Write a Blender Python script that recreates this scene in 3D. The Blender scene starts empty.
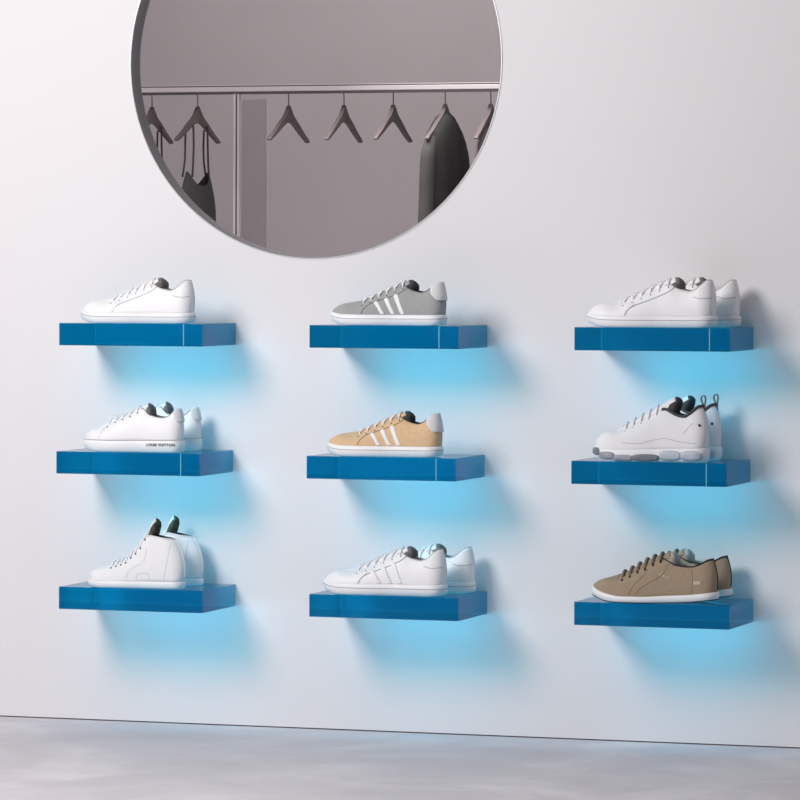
import bpy, bmesh, math, random
from mathutils import Vector, Matrix
from mathutils.bvhtree import BVHTree
from mathutils.geometry import delaunay_2d_cdt
random.seed(4)
C = bpy.context.scene.collection

# ------------------------------------------------------------------ materials
def lin(c):
    return tuple(((v/255)/12.92 if v/255 <= .04045 else ((v/255+.055)/1.055)**2.4) for v in c) + (1,)
def mat(name, rgb, rough=.6, metal=0, noise=0, nscale=40, bump=0, bscale=300, sheen=0, spec=.5):
    m = bpy.data.materials.new(name); m.use_nodes = True
    nt = m.node_tree; b = nt.nodes['Principled BSDF']
    b.inputs['Base Color'].default_value = lin(rgb); b.inputs['Roughness'].default_value = rough
    b.inputs['Metallic'].default_value = metal; b.inputs['Specular IOR Level'].default_value = spec
    if sheen: b.inputs['Sheen Weight'].default_value = sheen
    tc = nt.nodes.new('ShaderNodeTexCoord')
    if noise:
        n = nt.nodes.new('ShaderNodeTexNoise'); n.inputs['Scale'].default_value = nscale; n.inputs['Detail'].default_value = 5
        nt.links.new(tc.outputs['Object'], n.inputs['Vector'])
        r = nt.nodes.new('ShaderNodeValToRGB'); c = lin(rgb)
        r.color_ramp.elements[0].position = .3; r.color_ramp.elements[1].position = .7
        r.color_ramp.elements[0].color = tuple(v*(1-noise) for v in c[:3])+(1,)
        r.color_ramp.elements[1].color = tuple(min(1, v*(1+noise*.5)) for v in c[:3])+(1,)
        nt.links.new(n.outputs['Fac'], r.inputs['Fac']); nt.links.new(r.outputs['Color'], b.inputs['Base Color'])
    if bump:
        n2 = nt.nodes.new('ShaderNodeTexNoise'); n2.inputs['Scale'].default_value = bscale; n2.inputs['Detail'].default_value = 3
        nt.links.new(tc.outputs['Object'], n2.inputs['Vector'])
        bp = nt.nodes.new('ShaderNodeBump'); bp.inputs['Strength'].default_value = bump; bp.inputs['Distance'].default_value = .001
        nt.links.new(n2.outputs['Fac'], bp.inputs['Height']); nt.links.new(bp.outputs['Normal'], b.inputs['Normal'])
    return m
M = {}
M['wall'] = mat('painted_plaster', (237, 234, 236), .85, noise=.012, nscale=1.2, bump=.08, bscale=60)
M['back'] = mat('grey_plaster', (217, 207, 207), .9, noise=.06, nscale=1.5)
M['back_shade'] = mat('shaded_grey_plaster', (192, 181, 183), .9, noise=.06, nscale=1.5)  # same plaster with shade put into its colour
M['gap'] = mat('shadow_gap', (120, 114, 117), .9)
M['white'] = mat('white_leather', (246, 246, 248), .5, bump=.12, bscale=350)
M['white_knit'] = mat('white_knit', (242, 242, 246), .85, bump=.5, bscale=500)
M['white_canvas'] = mat('white_canvas', (243, 243, 245), .85, bump=.4, bscale=700)
M['rubber'] = mat('white_rubber', (245, 245, 248), .45)
M['lace_white'] = mat('white_lace', (248, 248, 250), .8)
M['grey'] = mat('grey_suede', (166, 168, 168), .9, noise=.06, nscale=90, sheen=.2)
M['tan'] = mat('tan_suede', (228, 193, 152), .9, noise=.07, nscale=90, sheen=.2)
M['brown'] = mat('taupe_canvas', (166, 147, 124), .9, noise=.08, nscale=120, bump=.4, bscale=500)
M['brown_dark'] = mat('dark_taupe_lace', (134, 117, 99), .85)
M['black'] = mat('black_trim', (38, 34, 34), .7)
M['lining_grey'] = mat('grey_lining', (120, 118, 118), .9)
M['lining_dark'] = mat('dark_lining', (72, 72, 74), .9)
M['lining_light'] = mat('light_lining', (188, 182, 176), .9)
M['lining_camo'] = mat('mottled_olive_lining', (92, 94, 76), .9, noise=.75, nscale=70)
M['seam'] = mat('grey_seam', (150, 150, 155), .9)  # plain grey for seams, sole lines and eyelets
M['seam_dark'] = mat('dark_seam', (80, 74, 70), .9)
M['runner_grey'] = mat('grey_rubber', (128, 134, 142), .5, noise=.25, nscale=60)
M['runner_pale'] = mat('pale_grey_rubber', (158, 164, 174), .5, noise=.2, nscale=60)
M['runner_clear'] = mat('pale_grey_bubble', (196, 204, 214), .15)
M['tab_grey'] = mat('pale_grey_tab', (228, 228, 230), .8)
M['ink'] = mat('grey_ink', (60, 60, 75), .8)
M['cream'] = mat('cream_print', (202, 188, 168), .8)
M['frame'] = mat('brushed_steel', (190, 190, 194), .35, metal=.6)
M['frame_in'] = mat('dark_steel_lip', (150, 145, 147), .9, spec=.1)
M['rack'] = mat('rack_metal', (225, 214, 215), .6)
M['rack_dark'] = mat('shaded_rack_metal', (92, 84, 86), .6)  # rack metal darkened to paint shade under the rail and in grooves
M['hanger'] = mat('brown_hanger', (112, 98, 99), .6)
M['hook'] = mat('hook_wire', (120, 110, 112), .4, metal=.6)
M['coat'] = mat('charcoal_wool', (62, 61, 59), .95, noise=.15, nscale=20)
M['sleeve'] = mat('grey_wool', (86, 82, 80), .95, noise=.1, nscale=20)
M['dress'] = mat('dark_grey_cloth', (78, 76, 75), .9, noise=.12, nscale=20)

# concrete floor
def floor_mat():
    m = bpy.data.materials.new('polished_concrete'); m.use_nodes = True
    nt = m.node_tree; b = nt.nodes['Principled BSDF']
    tc = nt.nodes.new('ShaderNodeTexCoord'); mp = nt.nodes.new('ShaderNodeMapping')
    mp.inputs['Scale'].default_value = (1, 1.0, 1)
    n = nt.nodes.new('ShaderNodeTexNoise'); n.inputs['Scale'].default_value = 2.6; n.inputs['Detail'].default_value = 9; n.inputs['Roughness'].default_value = .62
    n.inputs['Distortion'].default_value = .6
    nt.links.new(tc.outputs['Object'], mp.inputs[0]); nt.links.new(mp.outputs[0], n.inputs['Vector'])
    r = nt.nodes.new('ShaderNodeValToRGB')
    e = r.color_ramp.elements
    e[0].position = .3; e[0].color = lin((200, 194, 197)); e[1].position = .72; e[1].color = lin((230, 224, 226))
    x = e.new(.5); x.color = lin((210, 204, 208))
    nt.links.new(n.outputs['Fac'], r.inputs['Fac']); nt.links.new(r.outputs['Color'], b.inputs['Base Color'])
    b.inputs['Roughness'].default_value = .62
    return m
M['floor'] = floor_mat()

# tinted acrylic: clear faces with a fresnel gloss, the colour comes from absorption inside the block
def acrylic():
    m = bpy.data.materials.new('blue_acrylic'); m.use_nodes = True
    nt = m.node_tree; nt.nodes.clear()
    out = nt.nodes.new('ShaderNodeOutputMaterial')
    tr = nt.nodes.new('ShaderNodeBsdfTransparent'); gl = nt.nodes.new('ShaderNodeBsdfGlossy'); gl.inputs['Roughness'].default_value = .04
    rf = nt.nodes.new('ShaderNodeBsdfGlass'); rf.inputs['IOR'].default_value = 1.45; rf.inputs['Roughness'].default_value = 0.0
    rf.inputs['Color'].default_value = (1, 1, 1, 1)
    tr.inputs['Color'].default_value = (.97, 1, 1, 1)
    fr = nt.nodes.new('ShaderNodeFresnel'); fr.inputs['IOR'].default_value = 1.22
    mx0 = nt.nodes.new('ShaderNodeMixShader'); mx0.inputs[0].default_value = 0.05
    nt.links.new(tr.outputs[0], mx0.inputs[1]); nt.links.new(rf.outputs[0], mx0.inputs[2])
    df = nt.nodes.new('ShaderNodeBsdfDiffuse'); df.inputs['Color'].default_value = (.0, .42, .90, 1)
    mx1 = nt.nodes.new('ShaderNodeMixShader'); mx1.inputs[0].default_value = .19
    nt.links.new(mx0.outputs[0], mx1.inputs[1]); nt.links.new(df.outputs[0], mx1.inputs[2])
    mx = nt.nodes.new('ShaderNodeMixShader')
    nt.links.new(fr.outputs[0], mx.inputs[0]); nt.links.new(mx1.outputs[0], mx.inputs[1]); nt.links.new(gl.outputs[0], mx.inputs[2])
    nt.links.new(mx.outputs[0], out.inputs['Surface'])
    va = nt.nodes.new('ShaderNodeVolumeAbsorption'); va.inputs['Color'].default_value = (.0, .90, .98, 1); va.inputs['Density'].default_value = 20
    nt.links.new(va.outputs[0], out.inputs['Volume'])
    return m
M['acrylic'] = acrylic()
def edge_reflection_mat():
    m = bpy.data.materials.new('painted_edge_reflection'); m.use_nodes = True
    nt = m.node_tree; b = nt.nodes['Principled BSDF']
    b.inputs['Base Color'].default_value = lin((120, 200, 225)); b.inputs['Roughness'].default_value = .2  # pale cyan standing in for a reflected edge line
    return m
M['edge'] = edge_reflection_mat()
def mirror_mat():
    m = bpy.data.materials.new('mirror_glass'); m.use_nodes = True
    b = m.node_tree.nodes['Principled BSDF']
    b.inputs['Base Color'].default_value = (.92, .92, .93, 1); b.inputs['Metallic'].default_value = 1; b.inputs['Roughness'].default_value = 0.0
    return m
M['mirror'] = mirror_mat()

# ------------------------------------------------------------------ helpers
def obj(name, bm, m, parent=None, smooth=True, loc=None):
    me = bpy.data.meshes.new(name)
    if bm.faces: bmesh.ops.recalc_face_normals(bm, faces=bm.faces)
    bm.to_mesh(me); bm.free()
    me.materials.append(m)
    if smooth:
        for p in me.polygons: p.use_smooth = True
    o = bpy.data.objects.new(name, me); C.objects.link(o)
    if parent: o.parent = parent
    if loc: o.location = loc
    return o
def tag(o, label=None, cat=None, group=None, kind=None):
    if label: o['label'] = label
    if cat: o['category'] = cat
    if group: o['group'] = group
    if kind: o['kind'] = kind
    return o
def empty(name, loc, label, cat, group=None, rz=0):
    o = bpy.data.objects.new(name, None); C.objects.link(o); o.location = loc; o.rotation_euler[2] = rz
    o.empty_display_size = .05
    return tag(o, label, cat, group)
def box(bm, a, b):
    r = bmesh.ops.create_cube(bm, size=1)
    for v in r['verts']:
        v.co = Vector([(a[i]+b[i])/2 + v.co[i]*(b[i]-a[i]) for i in range(3)])
    return r['verts']
def bevel(bm, w, seg=2):
    bmesh.ops.bevel(bm, geom=list(bm.edges), offset=w, segments=seg, affect='EDGES', profile=.5)
def tube(bm, pts, r, n=8, closed=False):
    pts = [Vector(p) for p in pts]
    N = len(pts); rings = []
    prev = None
    for i, p in enumerate(pts):
        a = pts[(i-1) % N] if (closed or i) else p; b = pts[(i+1) % N] if (closed or i < N-1) else p
        d = (b-a).normalized()
        if prev is None:
            up = Vector((0, 0, 1)) if abs(d.z) < .9 else Vector((0, 1, 0))
            s = d.cross(up).normalized()
        else:
            s = (prev - d*prev.dot(d)).normalized()
        prev = s; t = d.cross(s)
        rr = r[i] if isinstance(r, (list, tuple)) else r
        rings.append([bm.verts.new(p + (s*math.cos(2*math.pi*k/n) + t*math.sin(2*math.pi*k/n))*rr) for k in range(n)])
    for i in range(N if closed else N-1):
        A = rings[i]; B = rings[(i+1) % N]
        for k in range(n): bm.faces.new((A[k], A[(k+1) % n], B[(k+1) % n], B[k]))
    if not closed:
        bm.faces.new(rings[0][::-1]); bm.faces.new(rings[-1])
def interp(tab, x):
    if x <= tab[0][0]: return tab[0][1]
    for (x0, y0), (x1, y1) in zip(tab, tab[1:]):
        if x <= x1:
            return y0 + (y1-y0)*(x-x0)/(x1-x0)
    return tab[-1][1]
def sm(tab, x, h=.012):
    return sum(interp(tab, x+k*h) for k in (-2, -1, 0, 1, 2))/5
def spline(pts, n=6):
    """Catmull-Rom through 2D points"""
    P = [pts[0]]+list(pts)+[pts[-1]]; out = []
    for i in range(1, len(P)-2):
        for k in range(n):
            t = k/n
            out.append(tuple(.5*((2*P[i][j])+(-P[i-1][j]+P[i+1][j])*t+(2*P[i-1][j]-5*P[i][j]+4*P[i+1][j]-P[i+2][j])*t*t
                       + (-P[i-1][j]+3*P[i][j]-3*P[i+1][j]+P[i+2][j])*t**3) for j in range(len(P[i]))))
    out.append(tuple(pts[-1])); return out

# ------------------------------------------------------------------ the room
def struct(name, bm, m, smooth=False): return tag(obj(name, bm, m, smooth=smooth), kind='structure')
MX, MZ, MR = -.2223, 1.6163, .4777
def holed_wall(x0, x1, z0, z1, cx, cz, r, depth, n=128):
    bm = bmesh.new(); cs = []; ins = []; sq = []
    for k in range(n):
        a = 2*math.pi*(k+.5)/n; ca, sa = math.cos(a), math.sin(a)
        t = min(((x1-cx)/ca if ca > 0 else (x0-cx)/ca), ((z1-cz)/sa if sa > 0 else (z0-cz)/sa))
        cs.append(bm.verts.new((cx+r*ca, 0, cz+r*sa))); ins.append(bm.verts.new((cx+r*ca, depth, cz+r*sa)))
        sq.append(bm.verts.new((cx+t*ca, 0, cz+t*sa)))
    for k in range(n):
        j = (k+1) % n
        bm.faces.new((cs[k], cs[j], sq[j], sq[k])); bm.faces.new((cs[k], cs[j], ins[j], ins[k]))
        a, b = sq[k].co, sq[j].co
        if abs(a.x-b.x) > 1e-6 and abs(a.z-b.z) > 1e-6:      # corner of the wall
            c = bm.verts.new((x1 if (a.x+b.x)/2 > cx else x0, 0, z1 if (a.z+b.z)/2 > cz else z0)); bm.faces.new((sq[k], sq[j], c))
    bm.faces.new(ins)
    box(bm, (x0, .06, z0), (x1, .12, z1))
    return bm
struct('wall_back', holed_wall(-3.6, 3.2, .003, 3.2, MX, MZ, MR, .034), M['wall'])
bm = bmesh.new(); box(bm, (-3.6, .003, 0), (3.2, .12, .003)); struct('trim_1', bm, M['gap'])
bm = bmesh.new(); box(bm, (-5.2, -10.6, -.1), (5, .12, 0)); struct('floor', bm, M['floor'])
bm = bmesh.new(); box(bm, (-5.2, -4.92, 0), (-.35, -4.8, 2.5)); struct('wall_front', bm, M['back'])
bm = bmesh.new(); box(bm, (-2.245, -4.8, 0), (-2.155, -4.792, 1.715)); struct('wall_shade_band', bm, M['back_shade'])  # darker strip paints a band of shade on this wall

# ------------------------------------------------------------------ mirror
mir = empty('wall_mirror', (MX, 0, MZ), 'large round mirror with a thin metal rim, set into the wall above the blue shelves', 'mirror')
def ring(prof, n=128):
    bm = bmesh.new(); R = []
    for i in range(n):
        a = 2*math.pi*i/n
        R.append([bm.verts.new((math.cos(a)*r, y, math.sin(a)*r)) for r, y in prof])
    k = len(prof)
    for i in range(n):
        A = R[i]; B = R[(i+1) % n]
        for j in range(k): bm.faces.new((A[j], A[(j+1) % k], B[(j+1) % k], B[j]))
    return bm
obj('mirror_frame', ring([(MR+.001, -.0005), (MR+.001, -.002), (MR-.0015, -.002), (MR-.0015, -.0005)]), M['frame'], mir, smooth=False)
lip = obj('inner_lip', ring([(MR-.0005, -.0005), (MR-.0005, .0325), (MR-.0025, .0325), (MR-.0025, -.0005)]), M['frame_in'], mir, smooth=False)
lip['label'] = 'dark inner lip of the rim'
bm = bmesh.new(); bmesh.ops.create_cone(bm, cap_ends=True, segments=128, radius1=MR-.0025, radius2=MR-.0025, depth=.004,
      matrix=Matrix.Translation((0, .030, 0)) @ Matrix.Rotation(math.pi/2, 4, 'X'))
obj('mirror_glass', bm, M['mirror'], mir, smooth=False)

# ------------------------------------------------------------------ acrylic shelves
DEP, SW, SH = .22644, .37, .0535
ROWZ = {1: .98143, 2: .67192, 3: .34549}
COLX = {('L', 1): -.7911, ('L', 2): -.7976, ('L', 3): -.79, ('M', 1): -.1491, ('M', 2): -.1554, ('M', 3): -.1479,
        ('R', 1): .5032, ('R', 2): .4965, ('R', 3): .5043}
RW = {1: 'top row', 2: 'middle row', 3: 'bottom row'}
SLAB = {('L', 1): 'blue acrylic block shelf under the single all-white low sneaker, highest of the left column',
        ('M', 1): 'blue acrylic block shelf under the grey sneaker, just below the round mirror',
        ('R', 1): 'blue acrylic block shelf under the plain white sneaker pair, highest of the right column',
        ('L', 2): 'blue acrylic block shelf under the white pair with small lettering on the sole',
        ('M', 2): 'blue acrylic block shelf under the tan striped sneaker, in the middle of the display',
        ('R', 2): 'blue acrylic block shelf under the white running shoes with heel loops',
        ('L', 3): 'blue acrylic block shelf under the white high-top pair, bottom left',
        ('M', 3): 'blue acrylic block shelf under the white low sneakers, lowest of the middle column',
        ('R', 3): 'blue acrylic block shelf under the brown canvas shoes, bottom right'}
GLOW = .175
def make_shelf(key):
    x = COLX[key]; z = ROWZ[key[1]]
    e = empty('display_shelf', (x, 0, z-SH), SLAB[key], 'shelf', 'blue acrylic display shelves')
    bm = bmesh.new(); box(bm, (0, -DEP, 0), (SW, -.001, SH)); bmesh.ops.bevel(bm, geom=[e_ for e_ in bm.edges if all(v.co.y < -.1 for v in e_.verts)], offset=.001, segments=1, affect='EDGES')
    blk = obj('acrylic_block', bm, M['acrylic'], e, smooth=False)
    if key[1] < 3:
        bm = bmesh.new(); box(bm, (.3215, -DEP-.0004, .001), (.3235, -DEP+.001, SH-.001)); sm_ = obj('edge_reflection', bm, M['edge'], blk, smooth=False); sm_['label'] = 'painted pale reflection of the back edge'  # pale strip painted for the back edge mirrored inside the block
    # added cyan strip lamp, imitates tinted light passing through the block
    l = bpy.data.lights.new('block_glow_fill', 'AREA'); l.shape = 'RECTANGLE'; l.size = .31; l.size_y = .026; l.energy = GLOW; l.color = (.0, .66, 1)
    o = bpy.data.objects.new('block_glow_fill', l); C.objects.link(o); o.parent = e; o.location = (.235, -.115, -.013); o.rotation_euler = (math.radians(58), 0, 0)
    return e
for k in COLX: make_shelf(k)

# ------------------------------------------------------------------ shoes
class Shoe:
    """All profiles in fractions of shoe length: x 0 toe .. 1 heel, z up."""
    def __init__(s, P): s.P = P; s.L = P['L']; s.build_base()
    def wsole(s, x):
        P = s.P; wt = P.get('wt', .165); wm = P.get('wm', .125); wh = P.get('wh', .118)
        w = interp([(0, wt*.9), (.12, wt*.98), (.28, wt), (.42, (wt+wm)/2+.008), (.58, wm), (.75, (wm+wh)/2), (.9, wh), (1, wh)], x)
        w = (w + sm([(0, wt*.9), (.12, wt*.98), (.28, wt), (.42, (wt+wm)/2+.008), (.58, wm), (.75, (wm+wh)/2), (.9, wh), (1, wh)], x, .03))/2
        a = P.get('toe_r', .2); b = .11
        if x < a: w *= max(0, 1-((a-x)/a)**2.3)**(1/2.1)
        if x > 1-b: w *= max(0, 1-((x-1+b)/b)**2.3)**(1/2.3)
        return w
    def outline(s, n, inset=0):
        """(x,y) ring, starts at toe tip, goes along -y (near) side to the heel, back along +y"""
        out = []
        for i in range(n): 
            t = i/n; x = (1-math.cos(math.pi*t))/2
            out.append((x, -s.wsole(x)))
        for i in range(n):
            t = 1-i/n; x = (1-math.cos(math.pi*t))/2
            out.append((x, s.wsole(x)))
        return [(.5+(x-.5)*(1-2*inset), y*(1-inset/.13)) for x, y in out]
    def build_base(s):
        P = s.P; NS = 64; NT = 12
        s.NS = NS
        z0 = lambda x: sm(P['sole_top'], x)-.006
        E = lambda x: sm(P['edge'], x, .006)
        Zc = lambda x: sm(P['crown'], x, .01)
        xt0, xt1 = P.get('xt', (.05, .965)); xs = P['open']           # xs = x where the collar opening starts
        s.xv = P['vamp']
        def top(x):
            """top edge ring point for base param x"""
            X = xt0+(xt1-xt0)*x
            c = s.wsole(x)*interp([(0, .5), (.2, .46), (P['vamp'], .40), (xs, .46), (xs+.12, .60), (.9, .72), (1, .6)], x)
            if X < s.xv: 
                pass
            return X, c
        s.sections = []
        for i in range(NS+1):
            t = i/NS; x = (1-math.cos(math.pi*t))/2
            w = s.wsole(x)*.965; xb = .5+(x-.5)*.985
            X, c = top(x)
            e = E(X); b0 = z0(xb); k = interp([(0, 1), (.2, .9), (.5, .45), (.75, .15), (1, .15)], x)
            if X < s.xv:
                q = min(1, max(0, (X-.12)/(s.xv-.12))); q = q*q*(3-2*q)
                e = min(e*q+(Zc(X)-.006)*(1-q), Zc(X)-.004)
            pts = []
            bulge = P.get('bulge', .0)
            for j in range(NT+1):
                u = j/NT; ph = u*math.pi/2
                hc, vc = 1-math.cos(ph), math.sin(ph)
                hs, vs = u**1.5, u
                h = hc*k+hs*(1-k); v = vc*k+vs*(1-k)
                bl = math.sin(u*math.pi)*.006*(1-k)
                pts.append((xb+(X-xb)*h + (P.get('heel_bulge', .012)*math.sin(u*math.pi)*max(0, (x-.9)/.1)), w+(c-w)*h+bl, b0+(e-b0)*v))
            s.sections.append((x, X, c, e, pts))
        s.open_i = min(i for i in range(NS+1) if s.sections[i][1] >= xs)
        s.vamp_i = min(i for i in range(NS+1) if s.sections[i][1] >= s.xv)
        s.Zc = Zc; s.E = E; s.z0 = z0
        # collision surface for the appliques
        bm = s.upper_bm(full=True)
        s.bvh = BVHTree.FromBMesh(bm); bm.free()
    def upper_bm(s, full=False, thick=None):
        bm = bmesh.new(); NT = len(s.sections[0][4])
        V = {}
        for side in (-1, 1):
            for i, (x, X, c, e, pts) in enumerate(s.sections):
                for j, (px, py, pz) in enumerate(pts):
                    V[side, i, j] = bm.verts.new((px, side*py, pz))
        for side in (-1, 1):
            for i in range(s.NS):
                for j in range(NT-1):
                    bm.faces.new((V[side, i, j], V[side, i+1, j], V[side, i+1, j+1], V[side, i, j+1]))
        # vamp bridge
        end = s.open_i if full else s.vamp_i
        NB = 8; prev = None
        for i in range(end+1):
            x, X, c, e, pts = s.sections[i]
            row = [V[-1, i, NT-1]]
            for k in range(1, NB*2):
                u = k/(NB*2)*2-1
                row.append(bm.verts.new((pts[-1][0], c*u, e+(s.Zc(X)-e)*math.cos(u*math.pi/2)**1.2)))
            row.append(V[1, i, NT-1])
            if prev:
                for a in range(len(row)-1): bm.faces.new((prev[a], prev[a+1], row[a+1], row[a]))
            prev = row
        bmesh.ops.remove_doubles(bm, verts=bm.verts, dist=.0012)
        bmesh.ops.dissolve_degenerate(bm, dist=.0004, edges=bm.edges)
        bmesh.ops.recalc_face_normals(bm, faces=bm.faces)
        return bm
    def fin(s, bm):
        bmesh.ops.scale(bm, vec=(s.L, s.L, s.L*s.P.get('zs', 1)), verts=bm.verts)
        return bm
    def hit(s, x, z, side=-1):
        r = s.bvh.ray_cast(Vector((x, side*1.0, z)), Vector((0, -side, 0)))
        if r[0] is None:
            r = s.bvh.find_nearest(Vector((x, side*.08, z)))
        n = r[1]
        if n.y*side < 0: n = -n
        return r[0], n
    def patch(s, poly, off=.004, side=-1, step=.012):
        """a flat-cut piece laid on the side of the shoe, poly in side view"""
        xs = [p[0] for p in poly]; zs = [p[1] for p in poly]
        pts = []; N = len(poly)
        for i in range(N):
            a, b = poly[i], poly[(i+1) % N]; d = math.hypot(b[0]-a[0], b[1]-a[1]); k = max(1, int(d/step))
            for j in range(k): pts.append(Vector((a[0]+(b[0]-a[0])*j/k, a[1]+(b[1]-a[1])*j/k)))
        nb = len(pts)
        def inside(x, z):
            c = False
            for i in range(N):
                (x1, z1), (x2, z2) = poly[i], poly[(i+1) % N]
                if (z1 > z) != (z2 > z) and x < (x2-x1)*(z-z1)/(z2-z1)+x1: c = not c
            return c
        x = min(xs)+step/2
        while x < max(xs):
            z = min(zs)+step/2
            while z < max(zs):
                if inside(x, z) and min((p-Vector((x, z))).length for p in pts[:nb]) > step*.45: pts.append(Vector((x, z)))
                z += step
            x += step
        vs, es, fs, *_ = delaunay_2d_cdt(pts, [(i, (i+1) % nb) for i in range(nb)], [list(range(nb))], 1, 1e-5)
        bm = bmesh.new(); top = []; bot = []
        for v in vs:
            p, n = s.hit(v.x, v.y, side)
            top.append(bm.verts.new(p+n*off)); bot.append(bm.verts.new(p-n*.002))
        cnt = {}
        for f in fs:
            try: bm.faces.new([top[i] for i in f]); bm.faces.new([bot[i] for i in f][::-1])
            except ValueError: pass
            for a, b in zip(f, list(f[1:])+[f[0]]):
                k = (min(a, b), max(a, b)); cnt[k] = cnt.get(k, 0)+1
        for (a, b), c in cnt.items():
            if c == 1:
                try: bm.faces.new((top[a], top[b], bot[b], bot[a]))
                except ValueError: pass
        return bm
    def seam(s, bm, pts, r=.0022, side=-1, off=.001):
        P = []
        for x, z in spline(pts, 6):
            p, n = s.hit(x, z, side); P.append(p+n*off)
        tube(bm, P, r, 6)

def merge(dst, src):
    me = bpy.data.meshes.new('tmp'); src.to_mesh(me); src.free(); dst.from_mesh(me); bpy.data.meshes.remove(me); return dst

def build_shoe(P, root):
    s = Shoe(P); L = s.L; NS = s.NS
    # --- upper
    up = obj('upper', s.fin(s.upper_bm()), P['upper'], root)
    sd = up.modifiers.new('t', 'SOLIDIFY'); sd.thickness = .0035; sd.offset = -1
    # --- sole
    n = 48; prof = P.get('sole_prof', [(-.010, 0), (.002, .12), (.008, .5), (.006, .88), (-.002, 1.0), (-.03, 1.0)])
    bm = bmesh.new(); rings = []
    st = lambda x: sm(P['sole_top'], x, .01); sb = lambda x: sm(P['sole_bot'], x, .02)
    for off, f in prof:
        ol = s.outline(n); ring_ = []
        for i, (x, y) in enumerate(ol):
            a, b = ol[i-1], ol[(i+1) % len(ol)]
            t = Vector((b[0]-a[0], b[1]-a[1])).normalized(); nx, ny = t.y, -t.x
            # outward normal
            if nx*(x-.5)+ny*y*3 < 0: nx, ny = -nx, -ny
            xx = min(max(x, 0), 1); b0, t0 = sb(xx), st(xx)
            ring_.append(bm.verts.new((x+nx*off, y+ny*off, b0+(t0-b0)*f)))
        rings.append(ring_)
    for A, B in zip(rings, rings[1:]):
        for i in range(len(A)): bm.faces.new((A[i], A[(i+1) % len(A)], B[(i+1) % len(A)], B[i]))
    for R, flip in ((rings[0], 0), (rings[-1], 1)):      # strips across
        m = len(R)
        for i in range(1, n): 
            a, b, c, d = R[i], R[i+1], R[(m-i-1) % m], R[(m-i) % m]
            if i == n-1: bm.faces.new((a, b, d))
            else: bm.faces.new((a, b, c, d))
        bm.faces.new((R[0], R[1], R[m-1]))
    sole = obj('sole', s.fin(bm), P['sole_mat'], root)
    def ring_line(f, off, r, m, name, x0=0, x1=1, parent=sole):
        ol = s.outline(n); pts = []
        for i, (x, y) in enumerate(ol):
            a, b = ol[i-1], ol[(i+1) % len(ol)]
            t = Vector((b[0]-a[0], b[1]-a[1])).normalized(); nx, ny = t.y, -t.x
            if nx*(x-.5)+ny*y*3 < 0: nx, ny = -nx, -ny
            b0, t0 = sb(x), st(x); pts.append((x+nx*off, y+ny*off, b0+(t0-b0)*f))
        bm = bmesh.new(); tube(bm, pts, r, 6, closed=True); return obj(name, s.fin(bm), m, parent)
    for f, off, r, m, nm in P.get('lines', []): ring_line(f, off, r, m, nm)
    # --- lining (inside of the collar) and insole
    bm = bmesh.new(); th = .018; rows = []
    idx = [(-1, i) for i in range(s.open_i-2, NS+1)] + [(1, i) for i in range(NS-1, s.open_i-3, -1)]
    for side, i in idx:
        x, X, c, e, pts = s.sections[i]; tx, ty, tz = pts[-1]
        cx = .8; din = Vector((cx-tx, 0-side*ty)); 
        din = Vector((-(tx-cx)*.5 if tx > cx else 0, -side*ty)); din = din.normalized() if din.length > 1e-6 else Vector((-1, 0))
        row = []
        zi = s.z0(x)+.035
        for k, (ins, zz) in enumerate([(0, 0), (.35, .007), (.8, .006), (1, -.004), (.9, -.04), (.75, None), (.7, 'b')]):
            p = Vector((tx, side*ty)) + din*min(th*ins, abs(ty)*.9+ (th*ins if tx > .9 else 0))
            z = tz+zz if isinstance(zz, float) or zz == 0 else ((tz+zi)/2 if zz is None else zi)
            if zz == -.04: z = max(tz-.04, (tz+zi)/2+.01)
            row.append(bm.verts.new((p.x, p.y, z)))
        rows.append(row)
    for A, B in zip(rows, rows[1:]):
        for k in range(len(A)-1): bm.faces.new((A[k], A[k+1], B[k+1], B[k]))
    m = len(rows)
    for i in range(m//2):                                 # insole strips
        a, b, c, d = rows[i][-1], rows[i+1][-1], rows[m-2-i][-1], rows[m-1-i][-1]
        try: bm.faces.new((a, b, c, d) if len({a, b, c, d}) == 4 else tuple(dict.fromkeys((a, b, c, d))))
        except ValueError: pass
    bmesh.ops.remove_doubles(bm, verts=bm.verts, dist=.0005)
    lining = obj('lining', s.fin(bm), P['lining'], root)
    if 'collar_mat' in P:
        bm = bmesh.new(); pts = []
        for side, i in idx:
            tx, ty, tz = s.sections[i][4][-1]; pts.append((tx, side*ty, tz+.002))
        tube(bm, pts, P.get('collar_r', .006), 8)
        obj('collar_trim', s.fin(bm), P['collar_mat'], root)
    # --- tongue
    bm = bmesh.new(); NB = 12; rows = []
    tip = P['tongue']                                     # [(x,z,halfwidth), ...] beyond the throat
    for i in range(max(1, s.vamp_i-2), s.open_i+1):
        x, X, c, e, pts = s.sections[i]; 
        drop = .004 if i < s.vamp_i+1 else .0
        rows.append([(pts[-1][0], c*1.02*(k/NB*2-1), e-.006+(s.Zc(X)-drop-e)*math.cos((k/NB*2-1)*math.pi/2)**.7 if abs(k/NB*2-1) < 1 else e-.006) for k in range(NB+1)])
    nt_ = len(rows)
    def trow(X, Z, hw): return [(X+.02*abs(k/NB*2-1)**2, hw*(k/NB*2-1), Z-.035*abs(k/NB*2-1)**2.5) for k in range(NB+1)]
    for t3 in tip: rows.append(trow(*t3))
    VR = [[bm.verts.new(p) for p in r] for r in rows]
    for A, B in zip(VR, VR[1:]):
        for k in range(NB): bm.faces.new((A[k], A[k+1], B[k+1], B[k]))
    tg = obj('tongue', s.fin(bm), P.get('tongue_mat', P['upper']), root)
    sd = tg.modifiers.new('t', 'SOLIDIFY'); sd.thickness = P.get('tongue_t', .012)*L; sd.offset = -1
    bm = bmesh.new(); rr = [trow(*tip[-1])]+[trow(*t3) for t3 in P['tongue_down']]
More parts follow.
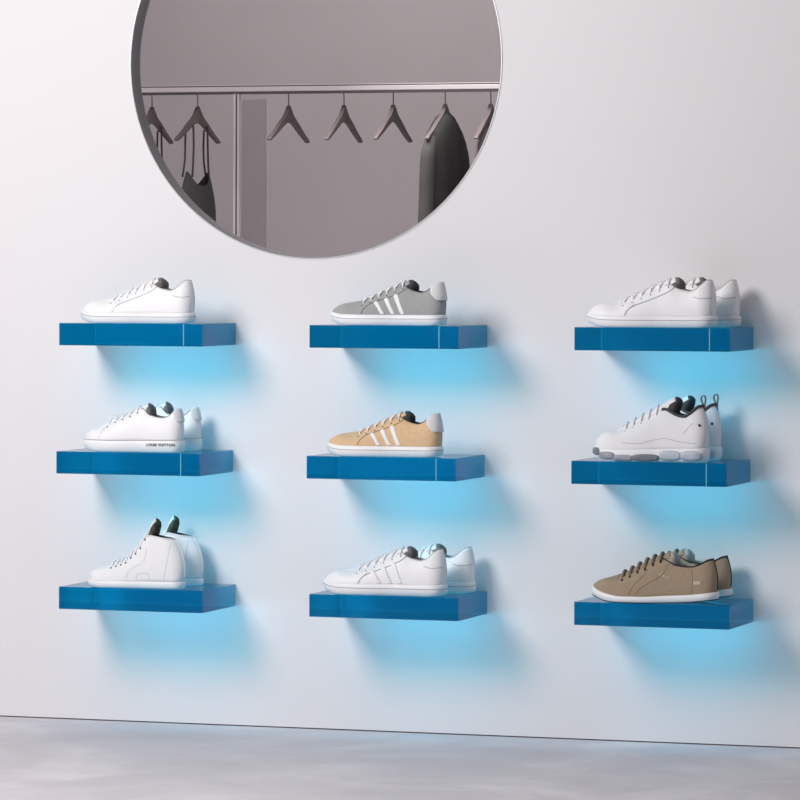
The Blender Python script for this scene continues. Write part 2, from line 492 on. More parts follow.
    VR = [[bm.verts.new(p) for p in r] for r in rr]
    for A, B in zip(VR, VR[1:]):
        for k in range(NB): bm.faces.new((A[k], A[k+1], B[k+1], B[k]))
    tops = [[bm.verts.new(rows[-1-i][k]) for i in range(len(VR))] for k in (0, NB)]
    for q, k in ((0, 0), (1, NB)):
        for i in range(len(VR)-1):
            bm.faces.new((VR[i][k], VR[i+1][k], tops[q][i+1], tops[q][i]))
    bmesh.ops.remove_doubles(bm, verts=bm.verts, dist=.0003)
    tl = obj('tongue_lining', s.fin(bm), P.get('tongue_in', P['lining']), tg)
    sd = tl.modifiers.new('t', 'SOLIDIFY'); sd.thickness = .008*L; sd.offset = -1
    # --- laces
    bm = bmesh.new(); nl = P.get('laces', 6); lx0, lx1 = P.get('lace_x', (s.xv+.015, P['open']-.02)); lr = P.get('lace_r', .007)
    for q in range(nl):
        X = lx0+(lx1-lx0)*q/(nl-1)
        i = min(range(NS+1), key=lambda i: abs(s.sections[i][1]-X)); x, XX, c, e, pts = s.sections[i]
        dz = s.Zc(X); sl = (s.Zc(X+.02)-s.Zc(X-.02))/.04
        def lp(u, dx):
            return (X+dx, c*1.22*u, (e-.02 if abs(u) > .97 else s.E(X)+(dz-s.E(X))*math.cos(u*math.pi/2))+lr*P.get('lace_up', 1.0)+sl*dx)
        us = [-1, -.8, -.5, -.2, 0, .2, .5, .8, 1]
        tube(bm, [lp(u, P.get('lace_slant', .0)*u) for u in us], lr, 8)
        if q < nl-1 and P.get('cross', True):
            tube(bm, [lp(u, .5*(lx1-lx0)/(nl-1)+.5*(lx1-lx0)/(nl-1)*(u)) for u in us[1:-1]], lr*.8, 6)
            tube(bm, [lp(u, .5*(lx1-lx0)/(nl-1)-.5*(lx1-lx0)/(nl-1)*(u)) for u in us[1:-1]], lr*.8, 6)
        for side in (-1, 1):
            p, nrm = s.hit(X+.004, e-.022, side)
            eb = bmesh.new(); bmesh.ops.create_uvsphere(eb, u_segments=8, v_segments=6, radius=P.get('eye_r', .006), matrix=Matrix.Translation(p)); obj('eyelet', s.fin(eb), P.get('eye_mat', M['seam']), root)
    obj('laces', s.fin(bm), P['lace_mat'], root)
    # --- appliques: every one on both sides of the shoe
    sh = lambda q: [(x+.027*min(1, max(0, (.97-x)/.12)), z) for x, z in q]    # drawn in the photo's oblique view
    for name, poly, m, off in P.get('patches', []):
        poly = sh(poly)
        for side in (-1, 1):
            obj(name, s.fin(s.patch(poly, off, side)), m, root)
    for name, lines, m, r in P.get('seams', []):
        for side in (-1, 1):
            for ln in map(sh, lines):
                bm = bmesh.new(); s.seam(bm, ln, r, side); obj(name, s.fin(bm), m, root)
    if 'heel_tube' in P:
        m, r = P['heel_tube']; bm = bmesh.new(); tube(bm, [(p[0], 0, p[2]) for p in s.sections[-1][4][1:]], r, 10)
        for v in bm.verts: v.co.y *= 1.6
        obj('heel_strip', s.fin(bm), m, root)
    if 'extra' in P: P['extra'](s, root, sole)
    return s

# text laid on the outer side, built letter by letter as a mesh
def lettering(s, root, txt, x0, z0, size, m, name, sx=1.0):
    cu = bpy.data.curves.new('t', 'FONT'); cu.body = txt; cu.size = size; cu.extrude = 0; cu.offset = .0012; cu.space_character = 1.15
    o = bpy.data.objects.new('t', cu); C.objects.link(o)
    dg = bpy.context.evaluated_depsgraph_get(); me = bpy.data.meshes.new_from_object(o.evaluated_get(dg))
    bpy.data.objects.remove(o)
    bm = bmesh.new(); bm.from_mesh(me)
    bmesh.ops.subdivide_edges(bm, edges=bm.edges, cuts=1)
    ol = s.outline(48)
    for v in bm.verts:
        X = x0+v.co.x*sx; Z = z0+v.co.y
        v.co = Vector((X, -(s.wsole(X)+.0115), Z))
    bmesh.ops.scale(bm, vec=(s.L,)*3, verts=bm.verts)
    return obj(name, bm, m, root, smooth=False)

# ---- low court sneaker profile
COURT = dict(
    sole_top=[(0, .112), (.05, .105), (.12, .094), (.3, .09), (1, .09)],
    sole_bot=[(0, .042), (.03, .03), (.10, .008), (.16, 0), (.9, 0), (1, .010)],
    crown=[(0, .10), (.03, .13), (.06, .163), (.11, .183), (.2, .197), (.27, .208), (.36, .248), (.5, .31), (.62, .362), (.68, .378), (.75, .37), (1, .37)],
    edge=[(0, .09), (.05, .12), (.12, .15), (.28, .178), (.4, .225), (.52, .278), (.62, .32), (.665, .335), (.70, .31), (.75, .285), (.82, .272), (.87, .29), (.92, .335), (.955, .362), (.98, .355), (1, .34)],
    open=.66, vamp=.27, tongue=[(.675, .378, .07), (.688, .382, .07)], tongue_down=[(.708, .382, .072), (.725, .372, .072), (.728, .345, .070), (.72, .30, .066), (.70, .25, .06), (.67, .2, .05)],
    tongue_t=.022, laces=6, lace_x=(.30, .645), xt=(.035, .975))
STRIPES = [[(.380, .190), (.398, .200), (.418, .196), (.448, .150), (.482, .096), (.448, .096), (.415, .150)],
           [(.466, .218), (.484, .230), (.505, .224), (.536, .160), (.570, .096), (.536, .096), (.502, .158)],
           [(.546, .248), (.564, .262), (.584, .256), (.620, .170), (.652, .096), (.618, .096), (.586, .168)]]
EYESTAY = [(.285, .096), (.296, .133), (.354, .182), (.487, .228), (.605, .275), (.655, .312), (.668, .345)]
TAB = [(.835, .262), (.86, .29), (.90, .32), (.945, .356), (.972, .352), (.985, .29), (.99, .225), (.93, .205), (.865, .212), (.845, .235)]
def heel_tab(m, h0=.21, h1=.365, i0=52, name='heel_tab'):
    """a pad wrapped around the heel"""
    def f(s, root, sole):
        bm = bmesh.new(); off = .004; rows = []
        ring_ = [(-1, i) for i in range(i0, s.NS+1)]+[(1, i) for i in range(s.NS-1, i0-1, -1)]
        K = 10
        for side, i in ring_:
            pts = s.sections[i][4]; a = (i-i0)/(s.NS-i0)
            lo = h0 + (1-min(1, a*2.6))**2*.06
            row = []
            zt = pts[-1][2]
            for k in range(K+1):
                z = lo+(zt-lo)*k/K
                for p, q in zip(pts, pts[1:]):
                    if p[2] <= z <= q[2]: t = (z-p[2])/(q[2]-p[2]+1e-9); break
                else: p = q = pts[-1]; t = 0
                P3 = Vector((p[0]+(q[0]-p[0])*t, side*(p[1]+(q[1]-p[1])*t), z))
                c = Vector((.9, 0, z)); n = (P3-c); n.z = 0
                n = n.normalized() if n.length > 0 else Vector((1, 0, 0))
                row.append(bm.verts.new(P3+n*off+Vector((0, 0, .004 if k == K else 0))))
            row.append(bm.verts.new(Vector((row[-1].co.x, row[-1].co.y, row[-1].co.z))*1+Vector((-.012 if a > .5 else 0, -side*.012 if a < .9 else 0, 0))))
            rows.append(row)
        for A, B in zip(rows, rows[1:]):
            for k in range(len(A)-1): bm.faces.new((A[k], A[k+1], B[k+1], B[k]))
        o = obj(name, s.fin(bm), m, root)
        sd = o.modifiers.new('t', 'SOLIDIFY'); sd.thickness = .002; sd.offset = 1
    return f
def P_(base, **k): d = dict(base); d.update(k); return d
def court_striped(L, m, lining):
    return P_(COURT, L=L, upper=m, sole_mat=M['rubber'], lace_mat=M['lace_white'], lining=lining, tongue_in=lining, eye_mat=M['seam_dark'],
              patches=[('side_stripe', st, M['lace_white'], .004) for st in STRIPES],
              seams=[('eyestay_seam', [EYESTAY], M['seam_dark'], .0026)],
              lines=[(.62, .008, .002, M['seam'], 'foxing_line')],
              extra=heel_tab(M['tab_grey']))
def court_white(L, seamline, stripes=False, dark=.0022):
    se = [('eyestay_seam', [seamline], M['seam'], dark), ('heel_seam', [[(.82, .235), (.88, .222), (.94, .222), (.985, .228)]], M['seam'], .0018)]
    pt = [('toe_cap', [(.31, .10), (.325, .135), (.375, .178), (.36, .19), (.30, .175), (.29, .10)], M['white'], .003)]
    if stripes: pt += [('side_stripe', st, M['white'], .005) for st in STRIPES]
    return P_(COURT, L=L, upper=M['white'], sole_mat=M['rubber'], lace_mat=M['lace_white'], lining=M['lining_light'], tongue_in=M['lining_grey'],
              eye_mat=M['seam'], patches=pt, seams=se, lines=[(.62, .008, .002, M['seam'], 'foxing_line')])
SEAM_W = [(.30, .09), (.315, .125), (.37, .165), (.5, .215), (.62, .268), (.67, .31)]

# ---- chunky clean sneaker (left column, middle row)
def chunky_extra(s, root, sole):
    heel_tab(M['tab_grey'], h0=.30, h1=.41, i0=55)(s, root, sole)
    lettering(s, sole, 'LOUIS VUITTON', .680, .062, .034, M['ink'], 'sole_lettering', 1.0)
CHUNKY = P_(COURT, zs=.97, sole_top=[(0, .125), (.1, .122), (.3, .118), (1, .125)], sole_bot=[(0, .05), (.05, .03), (.12, .008), (.2, 0), (1, 0)],
    crown=[(0, .13), (.03, .175), (.08, .21), (.14, .235), (.2, .27), (.28, .325), (.4, .36), (.5, .405), (.58, .452), (.63, .465), (1, .46)],
    edge=[(0, .12), (.05, .15), (.12, .19), (.22, .24), (.35, .31), (.5, .375), (.6, .43), (.63, .42), (.67, .37), (.74, .345), (.82, .335), (.88, .35), (.92, .39), (.95, .42), (1, .415)],
    open=.62, vamp=.22, tongue=[(.64, .472, .075), (.652, .478, .074)], tongue_down=[(.664, .472, .074), (.676, .45, .074), (.682, .41, .072), (.68, .36, .068), (.66, .30, .06), (.63, .24, .05)], laces=5, lace_x=(.27, .56), xt=(.04, .97),
    upper=M['white'], sole_mat=M['rubber'], lace_mat=M['lace_white'], lining=M['lining_grey'], tongue_in=M['lining_grey'], eye_mat=M['lining_grey'], eye_r=.009,
    lines=[(.97, .006, .002, M['seam'], 'foxing_line')],
    seams=[('toe_seam', [[(.175, .13), (.19, .18), (.225, .235)]], M['seam'], .0015)], extra=chunky_extra, wt=.17)

# ---- knit runner (right column, middle row)
def runner_extra(s, root, sole):
    # grey outsole pods along both sides
    for side in (-1, 1):
        for (a, b, h0, h1, m) in [(.0, .075, .045, .115, 'runner_grey'), (.072, .215, .018, .082, 'runner_pale'), (.21, .375, .004, .058, 'runner_pale'),
                                  (.375, .60, .004, .066, 'runner_grey')]:
            bm = bmesh.new(); K = 8; rr = []
            for k in range(K+1):
                x = a+(b-a)*k/K; u = math.sin(math.pi*k/K)**.18 if 0 < k < K else .55
                lift = sm(s.P['sole_bot'], x, .02)
                y = s.wsole(max(x, .004)); hm = (h0+h1)/2; hh = (h1-h0)/2*u
                rr.append([bm.verts.new((x-(.010 if x < .05 else 0), side*(y+d), max(lift, hm+w*hh)+(0.0))) for d, w in [(-.02, -1), (.010, -1), (.016, -.5), (.016, .5), (.010, 1), (-.02, 1)]])
            for A, B in zip(rr, rr[1:]):
                for q in range(6): bm.faces.new((A[q], A[(q+1) % 6], B[(q+1) % 6], B[q]))
            bm.faces.new(rr[0]); bm.faces.new(rr[-1])
            obj('outsole_pod', s.fin(bm), M[m], sole)
        for (a, b) in [(.605, .79), (.79, .975)]:
            bm = bmesh.new(); K = 10; rr = []
            for k in range(K+1):
                x = a+(b-a)*k/K; u = math.sin(math.pi*k/K)**.2 if 0 < k < K else .6
                y = s.wsole(x)
                rr.append([bm.verts.new((x, side*(y+d), .055+w*.045*u)) for d, w in [(-.02, -1), (.006, -1), (.016, -.4), (.016, .4), (.006, 1), (-.02, 1)]])
            for A, B in zip(rr, rr[1:]):
                for q in range(6): bm.faces.new((A[q], A[(q+1) % 6], B[(q+1) % 6], B[q]))
            bm.faces.new(rr[0]); bm.faces.new(rr[-1])
            obj('air_bubble', s.fin(bm), M['runner_clear'], sole)
    # heel pull loop
    bm = bmesh.new(); x0 = s.sections[-1][4][-1][0]; z0 = s.sections[-1][4][-1][2]
    pts = spline([(x0+.012, 0, z0-.05), (x0-.005, 0, z0+.01), (x0-.022, 0, z0+.055), (x0-.012, 0, z0+.085), (x0+.012, 0, z0+.09), (x0+.024, 0, z0+.06), (x0+.018, 0, z0+.01), (x0+.016, 0, z0-.05)], 5)
    P2 = [[], []]
    prev = None
    for p in pts:
        r = [bm.verts.new((p[0], w, p[2])) for w in (-.014, .014)]
        if prev: bm.faces.new((prev[0], prev[1], r[1], r[0]))
        prev = r
    o = obj('pull_loop', s.fin(bm), M['lining_grey'], root); sd = o.modifiers.new('t', 'SOLIDIFY'); sd.thickness = .0022
    # dark badge at the heel
    for side in (-1, 1):
        bm = bmesh.new(); p, n = s.hit(.945, .315, side)
        bmesh.ops.create_uvsphere(bm, u_segments=10, v_segments=8, radius=.012, matrix=Matrix.Translation(p))
        obj('heel_badge', s.fin(bm), M['black'], root)
RUNNER = P_(COURT, sole_top=[(0, .13), (.05, .115), (.15, .10), (.4, .105), (.6, .11), (1, .12)], sole_bot=[(0, .07), (.05, .045), (.12, .015), (.2, .004), (.3, 0), (1, 0)],
    crown=[(0, .15), (.02, .19), (.06, .225), (.12, .25), (.25, .30), (.35, .355), (.45, .41), (.55, .465), (.63, .515), (.70, .56), (1, .56)],
    edge=[(0, .14), (.05, .18), (.12, .21), (.28, .27), (.4, .33), (.5, .385), (.58, .43), (.63, .45), (.66, .44), (.70, .415), (.76, .39), (.82, .385), (.87, .42), (.92, .47), (.96, .48), (1, .475)],
    open=.63, vamp=.24, tongue=[(.66, .525, .075), (.70, .548, .075), (.712, .553, .074)], tongue_down=[(.738, .550, .074), (.733, .51, .074), (.715, .46, .074), (.69, .41, .07), (.66, .35, .06), (.62, .28, .05)], laces=5, lace_x=(.29, .56), xt=(.035, .955), tongue_t=.014,
    upper=M['white_knit'], sole_mat=M['rubber'], lace_mat=M['lace_white'], lining=M['lining_dark'], tongue_in=M['lining_dark'], collar_mat=M['lining_dark'], collar_r=.013,
    eye_mat=M['lining_grey'], eye_r=.005, cross=False, lace_r=.009,
    seams=[('side_seam', [[(.25, .16), (.4, .155), (.5, .18), (.62, .20), (.75, .175), (.9, .16)], [(.78, .24), (.83, .30), (.87, .33)]], M['seam'], .0014)],
    extra=runner_extra, wt=.165, heel_bulge=.02)

# ---- canvas high-top (left column, bottom row)
HIGH = P_(COURT, zs=.955, sole_top=[(0, .07), (.1, .065), (1, .07)], sole_bot=[(0, .02), (.05, .01), (.12, 0), (1, 0)],
    crown=[(0, .09), (.02, .135), (.06, .17), (.12, .195), (.2, .222), (.26, .25), (.34, .27), (.42, .315), (.5, .39), (.56, .475), (.62, .56), (.66, .60), (1, .6)],
    edge=[(0, .08), (.05, .12), (.12, .16), (.25, .215), (.34, .24), (.42, .28), (.5, .35), (.56, .43), (.61, .51), (.65, .535), (.72, .525), (.8, .51), (.88, .50), (1, .50)],
    open=.62, vamp=.24, tongue=[(.64, .60, .085), (.66, .655, .08), (.685, .70, .06), (.70, .715, .035)], tongue_down=[(.72, .705, .04), (.715, .66, .06), (.695, .60, .074), (.675, .54, .076), (.66, .47, .07), (.62, .4, .06)], laces=8, lace_x=(.27, .61), xt=(.035, .905), tongue_t=.018,
    upper=M['white_canvas'], sole_mat=M['rubber'], lace_mat=M['lace_white'], lining=M['lining_camo'], tongue_in=M['lining_camo'], tongue_mat=M['white_canvas'],
    collar_mat=M['white_canvas'], collar_r=.007, eye_mat=M['lining_camo'], eye_r=.010, cross=False, lace_r=.010,
    seams=[('side_seam', [[(.42, .10), (.44, .16), (.50, .22), (.56, .25), (.60, .30), (.61, .42)], [(.52, .09), (.53, .14), (.64, .15), (.65, .09)],
                          [(.80, .09), (.84, .3), (.86, .46)]], M['seam'], .0012)],
    heel_tube=(M['white'], .009),
    heel_bulge=.03, wt=.17, sole_prof=[(-.010, 0), (.000, .12), (.003, .5), (.002, .88), (-.003, 1.0), (-.03, 1.0)])

# ---- brown canvas shoe (right column, bottom row)
def brown_extra(s, root, sole):
    for side in (-1, 1):
        bm = bmesh.new()
        for k, (x, z, r) in enumerate([(.575, .222, .010), (.597, .213, .012), (.618, .206, .009), (.638, .198, .010)]):
            pts = [(x-r, z-.004), (x, z+r*.9), (x+r, z+.001), (x+.002, z-r*.8)]
            merge(bm, s.patch(pts, .003, side, .006))
        obj('side_print', s.fin(bm), M['cream'], root)
        bm = bmesh.new()
        for dx in (-.018, 0, .018):
            x, z = .862+dx, .165
            pts = [(x+.012*math.cos(a), z+.017*math.sin(a)) for a in [i*math.pi/4 for i in range(8)]]
            merge(bm, s.patch(pts, .003, side, .008))
        obj('heel_emblem', s.fin(bm), M['cream'], root)
BROWN = P_(COURT, sole_top=[(0, .118), (.05, .095), (.12, .072), (.24, .05), (.45, .05), (.62, .062), (.8, .072), (1, .095)],
    sole_bot=[(0, .055), (.05, .035), (.12, .010), (.2, 0), (.45, 0), (.6, .004), (.8, .012), (1, .035)],
    crown=[(0, .125), (.03, .15), (.08, .172), (.15, .19), (.22, .212), (.3, .25), (.38, .295), (.46, .34), (.54, .372), (.60, .385), (1, .385)],
    edge=[(0, .11), (.05, .13), (.12, .152), (.24, .185), (.35, .235), (.45, .29), (.54, .335), (.585, .345), (.62, .325), (.68, .295), (.75, .285), (.82, .285), (.88, .305), (.93, .335), (.96, .345), (1, .33)],
    open=.58, vamp=.22, tongue=[(.60, .390, .085), (.63, .396, .08)], tongue_down=[(.65, .394, .08), (.665, .38, .08), (.668, .34, .076), (.65, .28, .07), (.62, .22, .06), (.58, .16, .05)], laces=6, lace_x=(.26, .56), xt=(.035, .965), toe_r=.26,
    upper=M['brown'], sole_mat=M['rubber'], lace_mat=M['brown_dark'], lining=M['lining_light'], tongue_in=M['lining_light'], collar_mat=M['black'], collar_r=.006,
    eye_mat=M['black'], eye_r=.011, cross=False, lace_r=.012, lace_up=.7,
    seams=[('side_seam', [[(.36, .07), (.40, .12), (.48, .17), (.56, .22), (.60, .30)], [(.30, .06), (.34, .14), (.40, .20), (.44, .26)], [(.79, .07), (.80, .17), (.79, .27)]], M['seam_dark'], .0012)],
    heel_tube=(M['black'], .006),
    lines=[(.06, .0, .004, M['black'], 'outsole_edge')], extra=brown_extra, wt=.155, wh=.11, sole_prof=[(-.008, 0), (.002, .12), (.006, .5), (.006, .9), (-.001, 1.0), (-.03, 1.0)])

def copy_tree(o, parent=None):
    c = o.copy(); C.objects.link(c)
    if parent: c.parent = parent
    for ch in list(o.children): copy_tree(ch, c)
    return c
def rw(d): return d
KL, KX = .94, .0095
def pair(P, key, toex, label, far=None, farlabel=None, group=None, y=None, rz=0):
    P = P_(P, L=P['L']*KL); toex += KX; far = far+KX if far is not None else None
    z = ROWZ[key[1]]
    y = -DEP+.055 if y is None else y
    root = empty('sneaker', (toex, y, z), label, 'shoe', group, rz)
    build_shoe(P, root)
    if far is not None:
        c = copy_tree(root); c.location = (far, y+.108, z); c['label'] = farlabel
        c.scale = (1, -1, 1)
    return root
GP = 'sneakers on the blue shelves'
pair(court_white(.307, SEAM_W), ('L', 1), -.7618, 'all-white low leather sneaker standing alone on the highest left shelf', group=GP)
pair(court_striped(.300, M['grey'], M['lining_dark']), ('M', 1), -.1205, 'grey suede sneaker with three white stripes, on the shelf under the mirror', group=GP)
pair(court_white(.324, SEAM_W, dark=.003), ('R', 1), .5120, 'nearer plain white low sneaker of the pair on the highest right shelf',
     .5410, 'farther plain white low sneaker, half hidden, on the highest right shelf', group=GP)
pair(P_(CHUNKY, L=.270), ('L', 2), -.754, 'nearer white sneaker with small grey lettering on its thick sole',
     -.752, 'farther white sneaker against the wall, behind the one with lettering on its sole', group=GP)
pair(court_striped(.300, M['tan'], M['lining_dark']), ('M', 2), -.1290, 'tan suede sneaker with three white stripes and pale heel tab', group=GP)
pair(P_(RUNNER, L=.288), ('R', 2), .529, 'nearer white knit running shoe with a heel pull loop and grey outsole pods',
     .531, 'farther white knit running shoe with a heel pull loop, behind its twin', group=GP)
pair(P_(HIGH, L=.262), ('L', 3), -.7425, 'nearer white canvas high-top sneaker with mottled olive lining',
     -.7385, 'farther white canvas high-top sneaker, behind its twin beside the wall', group=GP)
pair(court_white(.321, SEAM_W, stripes=True, dark=.003), ('M', 3), -.1367, 'nearer white low sneaker with white side stripes on the lowest middle shelf',
     -.1010, 'farther white low sneaker, half hidden, on the lowest middle shelf', group=GP)
pair(P_(BROWN, L=.318), ('R', 3), .5242, 'nearer brown canvas shoe with a white sole and small cream heel emblem',
     .5290, 'farther brown canvas shoe, only its heel showing behind its twin', group=GP)

# ------------------------------------------------------------------ clothes rack seen in the mirror
RY, RZ, DX = -4.0, 1.714, -.018
rack = empty('clothes_rack', (-1.94+DX, RY, 0), 'pale metal clothes rack on the far side of the room, seen in the mirror', 'clothes rack')
X0, X1 = -2.75+1.94, -.72+1.94
bm = bmesh.new(); box(bm, (X0, .030, RZ-.004), (X1, .045, RZ+.013)); bevel(bm, .002, 1)
rail = obj('rail', bm, M['rack'], rack, smooth=False)
bm = bmesh.new(); box(bm, (X0, .031, RZ-.013), (X1, .043, RZ-.0042)); o_ = obj('rail_under_shade', bm, M['rack_dark'], rail, smooth=False); o_['label'] = 'painted shade under the rail'
bm = bmesh.new(); tube(bm, [(X0, 0, RZ), (X1, 0, RZ)], .007, 12); obj('hanging_rod', bm, M['rack_dark'], rack)
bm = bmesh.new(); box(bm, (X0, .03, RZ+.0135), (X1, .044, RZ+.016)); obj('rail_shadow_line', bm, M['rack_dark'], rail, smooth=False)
bm = bmesh.new(); box(bm, (X0, .03, RZ+.0165), (X1, .044, RZ+.0195)); obj('upper_bar', bm, M['rack'], rack, smooth=False)
for px in (X0+.01, 0.008, X1-.01):
    bm = bmesh.new()
    box(bm, (px-.011, .026, .02), (px-.003, .046, RZ-.012)); box(bm, (px+.003, .026, .02), (px+.009, .046, RZ-.012)); bevel(bm, .001, 1)
    p = obj('post', bm, M['rack'], rack, smooth=False)
    bm = bmesh.new(); box(bm, (px-.003, .030, .02), (px+.003, .044, RZ-.012)); obj('post_groove_shade', bm, M['rack_dark'], p, smooth=False)
    bm = bmesh.new(); box(bm, (px-.02, -.22, 0), (px+.02, .22, .02)); bevel(bm, .003, 1); obj('foot', bm, M['rack'], rack, smooth=False)
    bm = bmesh.new(); box(bm, (px-.004, -.006, RZ-.004), (px+.004, .032, RZ+.004)); obj('bracket', bm, M['rack'], rack, smooth=False)

def hanger_bm():
    top_ = spline([(0, .0), (.018, -.016), (.045, -.038), (.09, -.060), (.15, -.092), (.205, -.117)], 4)
    low_ = spline([(0, -.060), (.03, -.062), (.07, -.075), (.13, -.100), (.205, -.128)], 5)
    poly = [(x, z) for x, z in top_] + [(.213, -.124)] + [(x, z) for x, z in reversed(low_)]
    poly = poly + [(-x, z) for x, z in reversed(poly[1:-1])]
    vs, es, fs, *_ = delaunay_2d_cdt([Vector(p) for p in poly], [(i, (i+1) % len(poly)) for i in range(len(poly))], [list(range(len(poly)))], 1, 1e-6)
    bm = bmesh.new()
    V = [[bm.verts.new((v.x, d, v.y)) for v in vs] for d in (-.007, .007)]
    cnt = {}
    for f in fs:
        bm.faces.new([V[0][i] for i in f]); bm.faces.new([V[1][i] for i in f][::-1])
        for a, b in zip(f, list(f[1:])+[f[0]]):
            k = (min(a, b), max(a, b)); cnt[k] = cnt.get(k, 0)+1
    for (a, b), c in cnt.items():
        if c == 1: bm.faces.new((V[0][a], V[0][b], V[1][b], V[1][a]))
    bmesh.ops.scale(bm, vec=(.88, 1, .97), verts=bm.verts)
    return bm
def make_hanger(x, label, rz):
    h = empty('clothes_hanger', (x+DX, RY, RZ-.052), label, 'hanger', 'hangers on the rack in the mirror', rz)
    obj('hanger_body', hanger_bm(), M['hanger'], h, smooth=False)
    bm = bmesh.new()
    pts = [(0, 0, -.004), (0, 0, .030)] + [(.010*math.cos(a)*1.0, 0, .052+.010*math.sin(a)) for a in [math.radians(d) for d in range(-60, 200, 20)]]
    tube(bm, spline(pts, 2), .0022, 8)
    obj('hook', bm, M['hook'], h)
    return h
hx = [-2.262, -2.092, -1.757, -1.556, -1.378, -1.192, -1.030]
rot = [90, 92, 91, 89, 90, 91, 88]
hl = ['brown hanger holding a strappy dress, nearest the left edge of the mirror', 'brown hanger holding the dark strappy dress seen just left of the rack post',
      'empty brown hanger, first to the right of the rack post in the mirror', 'empty brown hanger, middle one of three empty hangers in the mirror',
      'empty brown hanger, next to the dark coat in the mirror', 'brown hanger inside the dark coat seen in the mirror', 'brown hanger at the right edge of the mirror, past the dark coat']
for x, r, l in zip(hx, rot, hl): make_hanger(x, l, math.radians(r))

def cloth_shell(rows, n=28, neck=0):
    """rows: (z, halfwidth, halfdepth); gentle folds towards the hem"""
    bm = bmesh.new(); R = []
    z_top, z_bot = rows[0][0], rows[-1][0]
    for z, hw, hd in rows:
        f = (z_top-z)/(z_top-z_bot)
        hw *= .88; R.append([bm.verts.new((hw*math.cos(a)*(1+.05*f*math.sin(5*a)), hd*math.sin(a)*(1+.35*f*math.sin(7*a+1)), z+neck*max(0, 1-f*8)*abs(math.cos(a))**2.5)) for a in [2*math.pi*k/n for k in range(n)]])
    for A, B in zip(R, R[1:]):
        for k in range(n): bm.faces.new((A[k], A[(k+1) % n], B[(k+1) % n], B[k]))
    return bm
def make_dress(x, rz, label):
    d = empty('strappy_dress', (x+DX, RY, RZ-.052), label, 'dress', 'strappy dresses on the rack', rz)
    rows = [(-.275, .105, .02), (-.295, .125, .026), (-.33, .150, .03), (-.36, .160, .034), (-.45, .160, .038), (-.6, .185, .05), (-.8, .215, .06), (-.98, .235, .065)]
    obj('dress_body', cloth_shell(rows, neck=.05), M['dress'], d)
    for sx in (-1, 1):
        for (xa, xb, yy) in ((.068, .085, -.012), (.088, .12, .012)):
            bm = bmesh.new()
            za = -.060-(xa-.045)*.62+.002
            xa *= .9; xb *= .85; tube(bm, spline([(sx*xa, yy, -.14), (sx*(xa+.004), yy, -.19), (sx*xb, yy, -.245)], 4), .0035, 6)
            tube(bm, [(sx*xa, yy, -.14), (sx*xa, yy*.9, za-.0), (sx*xa, 0, za+.014)], .0035, 6)
            obj('strap', bm, M['dress'], d)
    return d
make_dress(-2.262, math.radians(90), 'dark strappy dress cut off by the left edge of the mirror')
make_dress(-2.092, math.radians(92), 'dark grey strappy dress hanging just left of the rack post in the mirror')
coat = empty('coat', (-1.192+DX, RY, RZ-.052), 'long charcoal coat hanging on the rack, darkest shape in the mirror', 'coat', None, math.radians(91))
rows = [(-.030, .022, .016), (-.045, .055, .030), (-.065, .10, .036), (-.095, .155, .042), (-.13, .20, .046), (-.17, .215, .05), (-.3, .215, .055), (-.5, .225, .06), (-.75, .24, .065), (-1.0, .25, .07)]
obj('coat_body', cloth_shell(rows, 36), M['coat'], coat)
for sx in (-1, 1):
    bm = bmesh.new()
    pts = spline([(sx*.14, .0, -.12), (sx*.175, .0, -.18), (sx*.19, .0, -.32), (sx*.21, .0, -.5), (sx*.225, 0, -.68)], 5)
    tube(bm, pts, [.018+.008*min(1, k/5) for k in range(len(pts))], 14)
    sl = obj('sleeve', bm, M['sleeve'] if sx > 0 else M['coat'], coat)
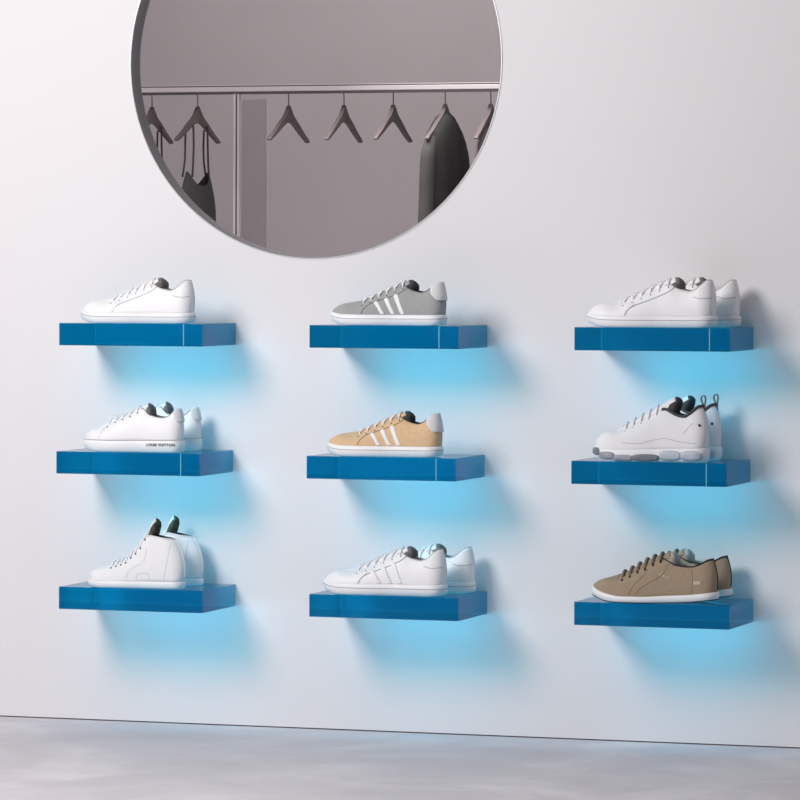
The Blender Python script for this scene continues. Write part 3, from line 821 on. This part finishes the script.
shirt = empty('blouse', (-1.030+DX, RY, RZ-.052), 'dull brown garment on the hanger at the right edge of the mirror', 'blouse', None, math.radians(88))
rows = [(-.064, .03, .012), (-.085, .09, .018), (-.11, .15, .022), (-.14, .19, .026), (-.2, .195, .03), (-.4, .19, .034), (-.62, .2, .04)]
obj('blouse_body', cloth_shell(rows, 28), M['hanger'], shirt)

# ------------------------------------------------------------------ light
w = bpy.data.worlds.new('World'); bpy.context.scene.world = w; w.use_nodes = True
w.node_tree.nodes['Background'].inputs[0].default_value = (.93, .92, 1, 1)
w.node_tree.nodes['Background'].inputs[1].default_value = .14
def area(name, loc, target, size, power, col=(1, 1, 1)):
    l = bpy.data.lights.new(name, 'AREA'); l.shape = 'DISK'; l.size = size; l.energy = power; l.color = col
    o = bpy.data.objects.new(name, l); C.objects.link(o); o.location = loc
    o.rotation_euler = (Vector(target)-Vector(loc)).to_track_quat('-Z', 'Y').to_euler()
    return o
area('key_light', (-1.5, -3.4, 2.75), (-.2, 0, .8), 1.5, 112, (1, .985, .97))
area('overhead_fill', (-.4, -3.3, 3.7), (-.2, 0, .7), 2.0, 16, (.98, .98, 1))  # added fill lamp above the scene, out of view
area('rack_fill', (-1.2, -2.9, 3.5), (-1.7, -4.8, 1.4), .8, 21, (1, .96, .95))  # added unseen lamp to brighten the rack and the wall behind it

# ------------------------------------------------------------------ camera
TH = .3258
cam = bpy.data.cameras.new('Camera'); co = bpy.data.objects.new('Camera', cam); C.objects.link(co)
cam.sensor_width = 36; cam.lens = 4289.53*36/800; cam.shift_y = -(400-257.72)/800; cam.clip_end = 60; cam.clip_start = .5
co.matrix_world = Matrix.Translation((3.29967, -9.76699, 1.14117)) @ Matrix.Rotation(TH, 4, 'Z') @ Matrix.Rotation(math.pi/2, 4, 'X') @ Matrix.Rotation(.0027, 4, 'Z')
sc = bpy.context.scene; sc.camera = co
sc.view_settings.view_transform = 'Standard'; sc.view_settings.look = 'None'
try:
    sc.cycles.use_denoising = True
    sc.cycles.max_bounces = 12; sc.cycles.transparent_max_bounces = 24; sc.cycles.transmission_bounces = 8
except Exception: pass
